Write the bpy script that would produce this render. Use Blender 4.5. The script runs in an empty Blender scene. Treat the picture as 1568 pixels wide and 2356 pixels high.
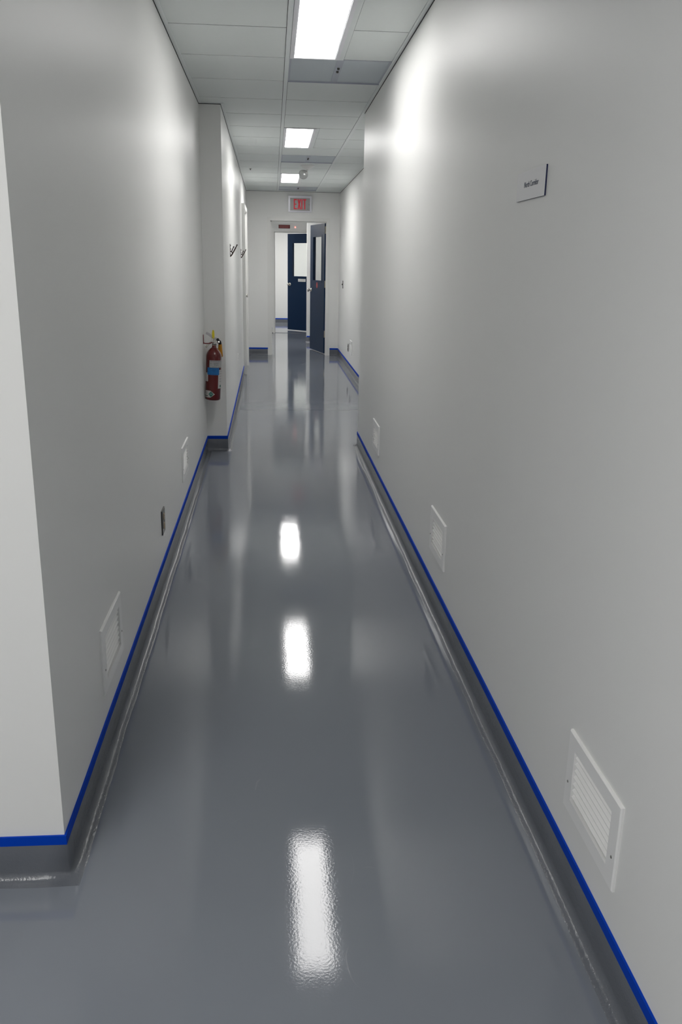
import bpy, bmesh, math, random
from mathutils import Vector, Matrix
random.seed(7)
scn = bpy.context.scene
COL = scn.collection
PI = math.pi

# ---------------------------------------------------------------- measures
H = 2.493            # ceiling height
TH = 0.1178          # top of the blue tape
TB = 0.094           # bottom of the blue tape / top of the cove base
Y0, Y1, Y2, YE = 1.7338, 6.5472, 6.7358, 13.85
XR, XR2 = 0.6819, 1.0493
def XL(y): return -0.495 - 0.019 * (y - Y0) / (Y1 - Y0)
def XL2(y): return -0.361 - 0.0054 * (y - Y1)
GY, GP = 4.499, 0.61   # ceiling grid phase and pitch
YN = -3.0            # wall behind the camera
XW = -4.0            # far side of the open area on the left
YV = 18.4            # wall with the second door
YB = 21.6            # last wall

# ---------------------------------------------------------------- materials
def mat(name, color, rough=0.5, metal=0.0, ior=1.5, emit=None, estr=0.0, coat=0.0, coat_rough=0.05,
        transmission=0.0, bump=None, var=None, alpha=1.0, rnoise=None, spec=0.5):
    m = bpy.data.materials.new(name); m.use_nodes = True
    nt = m.node_tree; b = nt.nodes['Principled BSDF']
    b.inputs['Base Color'].default_value = (*color, 1)
    b.inputs['Roughness'].default_value = rough
    b.inputs['Metallic'].default_value = metal
    b.inputs['IOR'].default_value = ior
    b.inputs['Specular IOR Level'].default_value = spec
    b.inputs['Coat Weight'].default_value = coat
    b.inputs['Coat Roughness'].default_value = coat_rough
    b.inputs['Transmission Weight'].default_value = transmission
    b.inputs['Alpha'].default_value = alpha
    if emit:
        b.inputs['Emission Color'].default_value = (*emit, 1)
        b.inputs['Emission Strength'].default_value = estr
    tc = nt.nodes.new('ShaderNodeTexCoord')
    geo = nt.nodes.new('ShaderNodeNewGeometry')
    def noise(scale, detail=3, src='geo', rough_=0.5):
        mp = nt.nodes.new('ShaderNodeMapping')
        mp.inputs['Scale'].default_value = scale if isinstance(scale, (tuple, list)) else (scale,) * 3
        nt.links.new(geo.outputs['Position'] if src == 'geo' else tc.outputs['Object'], mp.inputs['Vector'])
        n = nt.nodes.new('ShaderNodeTexNoise'); n.inputs['Scale'].default_value = 1
        n.inputs['Detail'].default_value = detail; n.inputs['Roughness'].default_value = rough_
        nt.links.new(mp.outputs[0], n.inputs['Vector'])
        return n
    if bump:
        prev = None
        for (sc, st, dist) in bump:
            n = noise(sc)
            bp = nt.nodes.new('ShaderNodeBump')
            bp.inputs['Strength'].default_value = st; bp.inputs['Distance'].default_value = dist
            nt.links.new(n.outputs['Fac'], bp.inputs['Height'])
            if prev: nt.links.new(prev.outputs[0], bp.inputs['Normal'])
            prev = bp
        nt.links.new(prev.outputs[0], b.inputs['Normal'])
        if coat: nt.links.new(prev.outputs[0], b.inputs['Coat Normal'])
    if var:
        sc, amt = var
        n = noise(sc, 4)
        mx = nt.nodes.new('ShaderNodeMix'); mx.data_type = 'RGBA'
        mx.inputs['A'].default_value = (*[c * (1 - amt) for c in color], 1)
        mx.inputs['B'].default_value = (*[min(1, c * (1 + amt)) for c in color], 1)
        nt.links.new(n.outputs['Fac'], mx.inputs['Factor'])
        nt.links.new(mx.outputs['Result'], b.inputs['Base Color'])
    if rnoise:
        sc, lo, hi = rnoise
        n = noise(sc, 2)
        mr = nt.nodes.new('ShaderNodeMapRange')
        mr.inputs['From Min'].default_value = 0.35; mr.inputs['From Max'].default_value = 0.65
        mr.inputs['To Min'].default_value = lo; mr.inputs['To Max'].default_value = hi
        nt.links.new(n.outputs['Fac'], mr.inputs['Value'])
        nt.links.new(mr.outputs[0], b.inputs['Roughness'])
    return m

M = {}
WALLC = (0.84, 0.842, 0.828)
M['wall'] = mat('wall_paint', WALLC, 0.40, ior=1.20, bump=[((9, 9, 0.35), 0.02, 0.006), (450, 0.05, 0.0006)])
M['tile'] = mat('ceiling_tile_vinyl', (0.76, 0.80, 0.79), 0.55, bump=[(500, 0.05, 0.0004)], var=(60, 0.015))
M['shade_line'] = mat('ceiling_shade_black', (0.022, 0.024, 0.026), 0.8)  # near-black colour stands in for shade in seams and along wall angles
M['tee'] = mat('ceiling_grid_metal', (0.76, 0.80, 0.80), 0.4)
M['floor'] = mat('grey_epoxy_floor', (0.212, 0.229, 0.262), 0.05, ior=1.43,
                 bump=[(5, 0.07, 0.004), (170, 0.09, 0.0009)], var=(1.3, 0.05), rnoise=(1.2, 0.035, 0.075))
M['cove'] = mat('grey_epoxy_cove', (0.135, 0.145, 0.165), 0.17, ior=1.5,
                bump=[((16, 16, 16), 0.10, 0.006), (140, 0.5, 0.0016), (420, 0.3, 0.0008)], var=(9, 0.08))
M['tape'] = mat('blue_masking_tape', (0.0, 0.050, 0.47), 0.6, ior=1.2, bump=[(300, 0.1, 0.0005)], var=(40, 0.05))
M['vent'] = mat('white_vent_plastic', (0.90, 0.90, 0.89), 0.35)
M['ventback'] = mat('vent_dark_throat', (0.25, 0.25, 0.24), 0.7)
M['screw'] = mat('screw_steel', (0.35, 0.35, 0.33), 0.35, 0.9)
M['lightframe'] = mat('fixture_white_enamel', (0.80, 0.80, 0.84), 0.35)
M['lamp'] = mat('lit_diffuser_low', (0.9, 0.9, 0.9), 0.4, emit=(1.0, 0.985, 0.965), estr=11.5)  # emission set lower to hold back brightness on nearby walls
M['lamp2'] = mat('lit_diffuser', (0.9, 0.9, 0.9), 0.4, emit=(1.0, 0.985, 0.965), estr=16.5)
M['lamp3'] = mat('lit_diffuser_high', (0.9, 0.9, 0.9), 0.4, emit=(1.0, 0.985, 0.965), estr=21.0)  # emission set higher to brighten the far end of the corridor
M['lamproom'] = mat('lit_diffuser_room', (0.9, 0.9, 0.9), 0.4, emit=(1.0, 0.985, 0.95), estr=13.0)
M['filter'] = mat('filter_grey_mesh', (0.52, 0.57, 0.61), 0.5, bump=[((260, 260, 10), 0.3, 0.001)], var=((180, 260, 10), 0.08))
M['filterframe'] = mat('filter_frame_grey', (0.42, 0.45, 0.52), 0.4, 0.0)
M['navy'] = mat('navy_door_paint', (0.006, 0.024, 0.066), 0.42, ior=1.3, spec=0.25, bump=[((60, 60, 8), 0.05, 0.0006)])
M['frame'] = mat('white_frame_enamel', (0.80, 0.80, 0.78), 0.3)
M['glass'] = mat('window_glass', (0.95, 0.97, 0.96), 0.0, ior=1.45, transmission=1.0)
M['chrome'] = mat('satin_chrome', (0.62, 0.60, 0.56), 0.25, 1.0)
M['brass'] = mat('satin_hinge', (0.50, 0.46, 0.38), 0.35, 0.9)
M['dark'] = mat('dark_plate', (0.035, 0.037, 0.036), 0.35, 0.6)
M['steelplate'] = mat('dark_steel_plate', (0.085, 0.085, 0.08), 0.3, 0.8)
M['almond'] = mat('almond_receptacle', (0.50, 0.40, 0.28), 0.4)
M['black'] = mat('black_rubber', (0.012, 0.012, 0.012), 0.5)
M['white'] = mat('white_plastic', (0.80, 0.80, 0.79), 0.4)
M['signface'] = mat('sign_face_grey', (0.74, 0.74, 0.755), 0.4)
M['signcore'] = mat('sign_core_navy', (0.008, 0.012, 0.075), 0.4)
M['signtext'] = mat('sign_text_navy', (0.03, 0.045, 0.09), 0.5)
M['exitface'] = mat('exit_face_grey', (0.36, 0.36, 0.36), 0.3)
M['exitframe'] = mat('exit_housing', (0.76, 0.76, 0.82), 0.2)
M['exitred'] = mat('exit_letter_red', (0.55, 0.012, 0.03), 0.4, emit=(1.0, 0.02, 0.04), estr=0.12)
M['redsign'] = mat('red_sign_plate', (0.13, 0.006, 0.008), 0.4)
M['pinktext'] = mat('pink_sign_text', (0.42, 0.10, 0.10), 0.5)
M['led'] = mat('lit_red_led', (0.9, 0.1, 0.1), 0.3, emit=(1.0, 0.10, 0.08), estr=6.0)
M['redsticker'] = mat('red_sticker', (0.40, 0.012, 0.015), 0.45)
M['extred'] = mat('extinguisher_red', (0.11, 0.004, 0.004), 0.25, coat=0.35, coat_rough=0.06)
M['bracketred'] = mat('bracket_dark_red', (0.16, 0.012, 0.015), 0.4)
M['lever'] = mat('lever_grey_metal', (0.55, 0.53, 0.55), 0.4, 0.3)
M['yellow'] = mat('yellow_tag', (0.75, 0.62, 0.02), 0.45)
M['horn'] = mat('orange_horn', (0.55, 0.24, 0.01), 0.5)
M['labelgrey'] = mat('label_silver', (0.42, 0.42, 0.42), 0.45)
M['labelblue'] = mat('label_blue', (0.01, 0.15, 0.42), 0.45)
M['labelwhite'] = mat('label_white', (0.60, 0.58, 0.57), 0.5)
M['labelgreen'] = mat('label_green', (0.01, 0.13, 0.10), 0.45)
M['ink'] = mat('label_ink', (0.05, 0.06, 0.06), 0.6)
M['inkblue'] = mat('label_ink_blue', (0.004, 0.04, 0.16), 0.6)
M['inklight'] = mat('label_ink_light', (0.25, 0.42, 0.40), 0.6)
M['globe'] = mat('frosted_globe', (0.78, 0.79, 0.78), 0.25, ior=1.4, transmission=0.45)
M['bronze'] = mat('hook_bronze', (0.055, 0.04, 0.035), 0.35, 0.6)
M['scuff'] = mat('pale_floor_scuff', (0.235, 0.25, 0.28), 0.25)

# ---------------------------------------------------------------- mesh helpers
def obj(name, bm, m, parent=None, smooth=False):
    bmesh.ops.recalc_face_normals(bm, faces=bm.faces[:])
    me = bpy.data.meshes.new(name); bm.to_mesh(me); bm.free()
    if smooth:
        for p in me.polygons: p.use_smooth = True
    for mm in (m if isinstance(m, (list, tuple)) else [m]): me.materials.append(mm)
    o = bpy.data.objects.new(name, me); COL.objects.link(o)
    if parent is not None: o.parent = parent
    return o
def B(): return bmesh.new()
def box(bm, x0, x1, y0, y1, z0, z1, mi=0):
    x0, x1 = sorted((x0, x1)); y0, y1 = sorted((y0, y1)); z0, z1 = sorted((z0, z1))
    v = [bm.verts.new((x, y, z)) for x in (x0, x1) for y in (y0, y1) for z in (z0, z1)]
    out = []
    for f in ((0, 1, 3, 2), (4, 6, 7, 5), (0, 4, 5, 1), (2, 3, 7, 6), (0, 2, 6, 4), (1, 5, 7, 3)):
        fc = bm.faces.new([v[i] for i in f]); fc.material_index = mi; out.append(fc)
    return v
def bbox(x0, x1, y0, y1, z0, z1, bev=0.002, seg=2):
    bm = B(); box(bm, x0, x1, y0, y1, z0, z1)
    bmesh.ops.bevel(bm, geom=bm.edges[:], offset=bev, segments=seg, affect='EDGES', profile=0.6)
    return bm
def prism(bm, poly, z0, z1):
    a = [bm.verts.new((x, y, z0)) for x, y in poly]; b = [bm.verts.new((x, y, z1)) for x, y in poly]
    n = len(poly)
    bm.faces.new(a[::-1]); bm.faces.new(b)
    for i in range(n): bm.faces.new((a[i], a[(i + 1) % n], b[(i + 1) % n], b[i]))
def lathe(bm, prof, n=32, mtx=None, a0=0, a1=2 * PI):
    full = abs(a1 - a0 - 2 * PI) < 1e-6
    rings = []
    cnt = n if full else n + 1
    for r, z in prof:
        if r < 1e-6: rings.append([bm.verts.new((0, 0, z))])
        else: rings.append([bm.verts.new((r * math.cos(a0 + (a1 - a0) * i / n), r * math.sin(a0 + (a1 - a0) * i / n), z)) for i in range(cnt)])
    for p, q in zip(rings, rings[1:]):
        for i in range(n):
            j = (i + 1) % cnt
            if len(p) == 1 and len(q) == 1: continue
            if len(p) == 1: bm.faces.new((p[0], q[i], q[j]))
            elif len(q) == 1: bm.faces.new((p[i], p[j], q[0]))
            else: bm.faces.new((p[i], p[j], q[j], q[i]))
    if mtx is not None:
        bmesh.ops.transform(bm, matrix=mtx, verts=[v for r in rings for v in r])
def tube(bm, pts, rad, n=10):
    pts = [Vector(p) for p in pts]
    rads = rad if isinstance(rad, (list, tuple)) else [rad] * len(pts)
    rings = []; prev = None
    for i, p in enumerate(pts):
        t = (pts[min(i + 1, len(pts) - 1)] - pts[max(i - 1, 0)]).normalized()
        u = prev - t * prev.dot(t) if prev is not None else t.orthogonal()
        if u.length < 1e-6: u = t.orthogonal()
        u.normalize(); prev = u; w = t.cross(u)
        rings.append([bm.verts.new(p + (u * math.cos(2 * PI * k / n) + w * math.sin(2 * PI * k / n)) * rads[i]) for k in range(n)])
    for a, b in zip(rings, rings[1:]):
        for k in range(n): bm.faces.new((a[k], a[(k + 1) % n], b[(k + 1) % n], b[k]))
    bm.faces.new(rings[0][::-1]); bm.faces.new(rings[-1])
def ball(bm, c, r, seg=16):
    bmesh.ops.create_uvsphere(bm, u_segments=seg, v_segments=seg // 2, radius=r, matrix=Matrix.Translation(c))
def curve_pts(pts, n=6):
    pts = [Vector(p) for p in pts]; out = []
    for i in range(len(pts) - 1):
        p0 = pts[max(i - 1, 0)]; p1 = pts[i]; p2 = pts[i + 1]; p3 = pts[min(i + 2, len(pts) - 1)]
        for k in range(n):
            t = k / n
            out.append(0.5 * ((2 * p1) + (p2 - p0) * t + (2 * p0 - 5 * p1 + 4 * p2 - p3) * t * t + (3 * p1 - p0 - 3 * p2 + p3) * t ** 3))
    out.append(pts[-1]); return out
def empty(name, label, cat, loc, rotz=0.0, group=None, kind=None):
    o = bpy.data.objects.new(name, None); COL.objects.link(o)
    o.empty_display_size = 0.05
    o.location = loc; o.rotation_euler = (0, 0, rotz)
    return tag(o, label, cat, group, kind)
def tag(o, label=None, cat=None, group=None, kind=None):
    if label: o['label'] = label
    if cat: o['category'] = cat
    if group: o['group'] = group
    if kind: o['kind'] = kind
    return o
def struct(name, bm, m, label=None, cat=None):
    return tag(obj(name, bm, m), label, cat, None, 'structure')
def text_mesh(body, size, depth=0.0004, xscale=1.0, align='CENTER'):
    cu = bpy.data.curves.new('lettering', 'FONT'); cu.body = body; cu.size = size
    cu.align_x = align; cu.align_y = 'CENTER'; cu.extrude = depth; cu.offset = size * 0.004
    o = bpy.data.objects.new('lettering_source', cu); COL.objects.link(o)
    bpy.context.view_layer.update()
    dg = bpy.context.evaluated_depsgraph_get()
    me = bpy.data.meshes.new_from_object(o.evaluated_get(dg))
    bpy.data.objects.remove(o); bpy.data.curves.remove(cu)
    me.transform(Matrix.Diagonal((xscale, 1, 1, 1)))
    return me
def mesh_obj(name, me, m, parent):
    me.materials.clear(); me.materials.append(m)
    o = bpy.data.objects.new(name, me); COL.objects.link(o); o.parent = parent
    return o
def copy_tree(o, parent=None):
    c = o.copy(); COL.objects.link(c)
    if parent is not None: c.parent = parent
    for ch in [q for q in bpy.data.objects if q.parent == o]: copy_tree(ch, c)
    return c

# ---------------------------------------------------------------- room shell
bm = B(); box(bm, XW - 0.3, 3.4, YN - 0.3, YB + 0.3, -0.15, 0.0)
floor = struct('floor', bm, M['floor'], 'glossy grey epoxy floor reflecting lights and walls', 'floor')

bm = B(); prism(bm, [(XW, Y0), (XL(Y0), Y0), (XL(Y1), Y1), (XW, Y1)], 0, H)
struct('wall_left', bm, M['wall'], 'white painted wall on the near left with extinguisher at its far end', 'wall')
bm = B(); prism(bm, [(XW, Y1), (XL2(Y1), Y1), (XL2(YE), YE), (XW, YE)], 0, H)
struct('wall_left_far', bm, M['wall'], 'white left wall stepping forward beyond the fire extinguisher', 'wall')
bm = B(); box(bm, XR, 2.8, YN, Y2, 0, H)
struct('wall_right', bm, M['wall'], 'long white painted wall on the right carrying the corridor sign', 'wall')
bm = B(); box(bm, XR2, 2.8, Y2, YE, 0, H)
struct('wall_right_far', bm, M['wall'], 'white wall at far right set back behind the near right wall', 'wall')
DX0, DX1, DZ = -0.030, 0.842, 2.058     # clear opening of the first door
bm = B()
box(bm, XW, DX0 - 0.03, YE, YE + 0.14, 0, H); box(bm, DX1 + 0.03, 2.8, YE, YE + 0.14, 0, H); box(bm, DX0 - 0.03, DX1 + 0.03, YE, YE + 0.14, DZ + 0.03, H)
struct('wall_end', bm, M['wall'], 'white end wall around the open doorway under the EXIT sign', 'wall')
bm = B(); box(bm, XW, 2.8, YN - 0.15, YN, 0, H)
struct('wall_back', bm, M['wall'])
bm = B(); box(bm, XW - 0.15, XW, YN, Y0, 0, H)
struct('wall_open_side', bm, M['wall'])
# space behind the first door
bm = B(); box(bm, -0.75, -0.6, YE + 0.14, YV, 0, H); struct('wall_vestibule_left', bm, M['wall'])
bm = B(); box(bm, 1.7, 1.85, YE + 0.14, YV, 0, H); struct('wall_vestibule_right', bm, M['wall'])
bm = B(); box(bm, 0.632, 1.7, 16.25, 16.37, 0, H)
struct('wall_vestibule_stub', bm, M['wall'], 'short grey white wall piece seen between the two navy doors', 'wall')
D2X0, D2X1, D2Z = 0.036, 0.945, 2.055
bm = B()
box(bm, -0.75, D2X0 - 0.03, YV, YV + 0.14, 0, H); box(bm, D2X1 + 0.03, 1.85, YV, YV + 0.14, 0, H); box(bm, D2X0 - 0.03, D2X1 + 0.03, YV, YV + 0.14, D2Z + 0.03, H)
struct('wall_vestibule_end', bm, M['wall'], 'wall above the farther door carrying a small red sign', 'wall')
bm = B(); box(bm, -1.6, 3.0, YB, YB + 0.15, 0, H)
struct('wall_room_back', bm, M['wall'], 'brightly lit white wall of the last room', 'wall')
bm = B(); box(bm, -1.75, -1.6, YV + 0.14, YB, 0, H); struct('wall_room_left', bm, M['wall'])
bm = B(); box(bm, 3.0, 3.15, YV + 0.14, YB, 0, H); struct('wall_room_right', bm, M['wall'])

# ceiling: one mesh of lay-in tiles with seam shade painted as a near-black backing, grid tees as its parts
TX = (0.0734, 0.0974)          # left main tee
TX2 = (0.6615, 0.6860)         # right main tee
bays = [(-0.62, TX[0], 'n'), (TX[1], TX2[0], 'm'), (TX2[1], XR2 + 0.01, 'f')]
LIGHTS = [-1, 5, 11]       # each spans two rows, left half of the middle bay
GRILLES = [1, 8, 14]
bm = B(); g = 0.0055
box(bm, XW, 3.0, YN, YB, H + 0.0035, H + 0.06, 1)
k0 = -13
for k in range(k0, 28):
    ya, yb = GY + GP * k, GY + GP * (k + 1)
    if ya < YN: ya = YN
    if yb > YB: yb = YB
    if yb - ya < 0.05: continue
    if ya < YE < yb and k == 15: yb = YE
    beyond = ya >= YE - 0.01
    for (xa, xb, kind) in bays:
        if kind == 'm':
            isl = any(k in (L, L + 1) for L in LIGHTS)
            isg = k in GRILLES
            if isg: continue
            if isl:
                box(bm, 0.3945, xb - 0.0025, ya + g, yb - g, H, H + 0.0034)
            else: box(bm, xa + 0.0025, xb - 0.0025, ya + g, yb - g, H, H + 0.0034)
        else:
            box(bm, xa + 0.0025, xb - 0.0025, ya + g, yb - g, H, H + 0.0034)
    x = -0.62 - 0.024
    while x > XW + 0.05:
        box(bm, max(XW, x - 0.61), x, ya + g, yb - g, H, H + 0.0034); x -= 0.634
    if beyond or k >= 15:
        x = XR2 + 0.034
        while x < 2.9:
            box(bm, x, min(3.0, x + 0.61), ya + g, yb - g, H, H + 0.0034); x += 0.634
ceil = struct('ceiling', bm, [M['tile'], M['shade_line']], 'suspended ceiling of pale grey lay-in tiles', 'ceiling')
bm = B()
def tee(xa, xb, ya, yb):
    box(bm, xa, xb, ya, yb, H - 0.0035, H + 0.012)
tee(*TX, YN, YB); tee(*TX2, YN, YB)
tee(-0.644, -0.62, YN, YB)
for L in LIGHTS: tee(0.366, 0.392, GY + GP * L, GY + GP * (L + 2))
for gr in LIGHTS:
    pass
obj('grid_tee', bm, M['tee'], ceil)
# wall angles round the edge of the ceiling, one trim per wall
def angle(name, pts, w=0.022):
    bm = B()
    P = [Vector(p) for p in pts]
    offs = offset_path(P, w)
    for i in range(len(P) - 1):
        a, b, c, d = P[i], P[i + 1], offs[i + 1], offs[i]
        lo = [bm.verts.new((q.x, q.y, H - 0.004)) for q in (a, b, c, d)]
        hi = [bm.verts.new((q.x, q.y, H + 0.012)) for q in (a, b, c, d)]
        bm.faces.new(lo); bm.faces.new(hi[::-1])
        for j in range(4): bm.faces.new((lo[j], lo[(j + 1) % 4], hi[(j + 1) % 4], hi[j]))
    struct(name, bm, M['tee'])
def offset_path(P, w):
    """offset to the right of the walking direction, mitred"""
    out = []
    n = len(P)
    for i in range(n):
        def rt(a, b):
            d = (b - a).normalized(); return Vector((d.y, -d.x))
        if i == 0: out.append(P[0] + rt(P[0], P[1]) * w)
        elif i == n - 1: out.append(P[-1] + rt(P[-2], P[-1]) * w)
        else:
            r1, r2 = rt(P[i - 1], P[i]), rt(P[i], P[i + 1])
            m = (r1 + r2); s = 2 / max(m.length_squared, 0.2)
            out.append(P[i] + m * s * w)
    return out
PATH_L = [(XW, Y0), (XL(Y0), Y0), (XL(Y1), Y1), (XL2(Y1), Y1), (XL2(YE), YE)]
PATH_R = [(XL2(YE), YE), (XR2, YE), (XR2, Y2), (XR, Y2), (XR, YN)]
def V2(l): return [Vector(p) for p in l]
angle('trim_1', V2(PATH_L)); angle('trim_2', V2(PATH_R))
# thin near-black strip painting a shade line where the angle meets the wall
for nm, pth in (('trim_3_shade', PATH_L), ('trim_4_shade', PATH_R)):
    bm = B(); P = V2(pth); O = offset_path(P, 0.0025)
    for i in range(len(P) - 1):
        a, b, c, d = P[i], P[i + 1], O[i + 1], O[i]
        lo = [bm.verts.new((q.x, q.y, H - 0.008)) for q in (a, b, c, d)]
        hi = [bm.verts.new((q.x, q.y, H - 0.004)) for q in (a, b, c, d)]
        bm.faces.new(lo); bm.faces.new(hi[::-1])
        for j in range(4): bm.faces.new((lo[j], lo[(j + 1) % 4], hi[(j + 1) % 4], hi[j]))
    struct(nm, bm, M['shade_line'])

# ---------------------------------------------------------------- cove base and blue tape
def resample(P, step=0.06):
    out = []
    for i in range(len(P) - 1):
        n = max(1, int((P[i + 1] - P[i]).length / step))
        for k in range(n): out.append((P[i].lerp(P[i + 1], k / n), k == 0))
    out.append((P[-1], True)); return out
def cove(name, pts, label):
    P = V2(pts); bm = B()
    prof = [(0.0, TB), (0.0035, TB), (0.0045, TB - 0.002), (0.0045, 0.05), (0.0045, 0.020)]
    for a in range(1, 7):
        t = a / 6 * PI / 2
        prof.append((0.0045 + 0.019 * (1 - math.cos(t)), 0.020 - 0.0185 * math.sin(t)))
    prof += [(0.030, 0.0008), (0.036, -0.001)]
    S = [p for p, c in resample(P)]; C = [c for p, c in resample(P)]
    rows = []
    off1 = offset_path(S, 1.0)
    wob = 0.0; ph = random.random() * 6
    for i, p in enumerate(S):
        n = off1[i] - p
        w = 0.5 * math.sin(i * 0.31 + ph) + 0.35 * math.sin(i * 0.83 + ph * 2) + random.uniform(-0.3, 0.3)
        if C[i]: w = 0
        row = []
        for j, (d, z) in enumerate(prof):
            dd = d
            if j > 4: dd += w * 0.0035 * min(1, (j - 4) / 6)
            row.append(bm.verts.new((p.x + n.x * dd, p.y + n.y * dd, z)))
        rows.append(row)
    for a, b in zip(rows, rows[1:]):
        for j in range(len(prof) - 1): bm.faces.new((a[j], b[j], b[j + 1], a[j + 1]))
    bmesh.ops.recalc_face_normals(bm, faces=bm.faces[:])
    # face outwards
    f = bm.faces[:][2]
    o = struct(name, bm, M['cove'], label, 'baseboard')
    for p in o.data.polygons: p.use_smooth = True
    return o
cove('baseboard_left', [(XW, Y0), (XL(Y0), Y0), (XL(Y1), Y1), (XL2(Y1), Y1), (XL2(11.30), 11.30)], 'dark grey coved epoxy base along the left walls')
cove('baseboard_left_far', [(XL2(12.42), 12.42), (XL2(YE), YE), (DX0 - 0.055, YE)], 'dark grey coved base at the left of the end doorway')
cove('baseboard_right', [(DX1 + 0.07, YE), (XR2, YE), (XR2, Y2), (XR, Y2), (XR, YN)], 'dark grey coved epoxy base along the right walls')
cove('baseboard_vestibule', [(0.632, 16.37), (0.632, 16.25), (1.7, 16.25)][::-1][::-1], 'dark grey coved base of the wall piece between the doors')
cove('baseboard_vestibule_end', [(-0.6, YV), (0.005, YV)], 'short dark coved base left of the farther doorway')
cove('baseboard_room', [(-1.6, YB), (3.0, YB)], 'grey coved base of the bright last room')

def tape(pts, label, z0=TB, z1=TH, t=0.0052, group='blue masking tape strips'):
    P = V2(pts); bm = B()
    S = resample(P, 0.25); S = [p for p, c in S]
    A = S; O = offset_path(S, t)
    rows = []
    for i in range(len(S)):
        e0 = random.uniform(-0.0006, 0.0006); e1 = random.uniform(-0.0006, 0.0006)
        rows.append([bm.verts.new((A[i].x, A[i].y, z1 + e1)), bm.verts.new((O[i].x, O[i].y, z1 + e1)),
                     bm.verts.new((O[i].x, O[i].y, z0 + e0)), bm.verts.new((A[i].x, A[i].y, z0 + e0))])
    for a, b in zip(rows, rows[1:]):
        for j in range(4): bm.faces.new((a[j], b[j], b[(j + 1) % 4], a[(j + 1) % 4]))
    bm.faces.new(rows[0]); bm.faces.new(rows[-1][::-1])
    return tag(obj('masking_tape', bm, M['tape']), label, 'tape', group)
e = 0.0052
tape([(-2.6, Y0), (XL(Y0) + e, Y0)], 'blue tape strip on the bright wall end at bottom left')
tape([(XL(Y0), Y0 + 0.0), (XL(Y1), Y1 - e)], 'long blue tape strip along the near left wall below the vents')
tape([(XL(Y1), Y1), (XL2(Y1) + e, Y1)], 'short blue tape strip crossing under the fire extinguisher')
tape([(XL2(Y1), Y1 + 0.0), (XL2(11.3), 11.3)], 'blue tape strip along the far left wall up to the white door casing')
tape([(XL2(YE), YE), (-0.070, YE)], 'blue tape strip on the end wall left of the doorway')
tape([(0.912, YE), (XR2 - e, YE)], 'very short blue tape strip on the end wall right of the doorway')
tape([(XR2, YE), (XR2, Y2 + e)], 'blue tape strip along the set-back far right wall')
tape([(XR, Y2), (XR, YN + 0.01)], 'longest blue tape strip running down the near right wall')
tape([(0.632, 16.25), (1.2, 16.25)], 'tiny blue tape strip on the wall piece between the two navy doors')
tape([(-0.3, YV), (-0.002, YV)], 'tiny blue tape spot just inside the left door jamb')
tape([(-1.0, YB), (1.5, YB)], 'blue tape strip on the bright back wall of the last room')

# ---------------------------------------------------------------- ceiling lights
def ceiling_light(x0, x1, y0, y1, label, m=M['lamp'], group='ceiling lights'):
    t = empty('ceiling_light', label, 'light', ((x0 + x1) / 2, (y0 + y1) / 2, H), 0, group)
    w, l = (x1 - x0) / 2, (y1 - y0) / 2
    f = 0.020
    bm = B()
    for a in ((-w, -w + f, -l, l), (w - f, w, -l, l), (-w + f, w - f, -l, -l + f), (-w + f, w - f, l - f, l)):
        box(bm, *a, -0.006, 0.0118)
    obj('light_frame', bm, M['lightframe'], t)
    # thin inner lip, set back
    bm = B()
    for a in ((-w + f, -w + f + 0.004, -l + f, l - f), (w - f - 0.004, w - f, -l + f, l - f), (-w + f, w - f, -l + f, -l + f + 0.004), (-w + f, w - f, l - f - 0.004, l - f)):
        box(bm, *a, -0.003, 0.010)
    obj('lens_retainer', bm, M['lightframe'], t)
    bm = B(); box(bm, -w + f + 0.002, w - f - 0.002, -l + f + 0.002, l - f - 0.002, -0.0015, 0.008)
    obj('light_diffuser', bm, m, t)
    return t
names = ['nearest and largest lit ceiling panel, cut by the top edge',
         'middle lit ceiling panel of the corridor row', 'farthest and smallest lit ceiling panel, beside the hanging globe']
for L, nm, lm in zip(LIGHTS, names, ('lamp', 'lamp2', 'lamp3')):
    ceiling_light(0.0990, 0.3655, GY + GP * L + 0.004, GY + GP * (L + 2) - 0.012, nm, M[lm], group='lit ceiling panels along the corridor')
# lamps of the open area on the left and of the rooms beyond
ceiling_light(-1.35, -0.75, -0.35, 0.87, 'ceiling light of the open area behind and left of the camera', M['lamp'], group='lamps of the neighbouring spaces')
ceiling_light(-1.35, -0.75, -2.2, -0.98, 'added unseen ceiling light farther behind the camera in the open area', M['lamp'], group='lamps of the neighbouring spaces')  # unseen panel added to throw more light on the right wall
ceiling_light(-0.55, -0.022, 15.3, 16.5, 'ceiling light hidden above the space between the two doors', M['lamp2'], group='lamps of the neighbouring spaces')
ceiling_light(-0.9, -0.3, 19.4, 20.6, 'ceiling light at the left of the last room', M['lamproom'], group='lamps of the neighbouring spaces')
ceiling_light(1.0, 1.6, 19.6, 20.8, 'ceiling light at the right of the last room', M['lamproom'], group='lamps of the neighbouring spaces')

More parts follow.
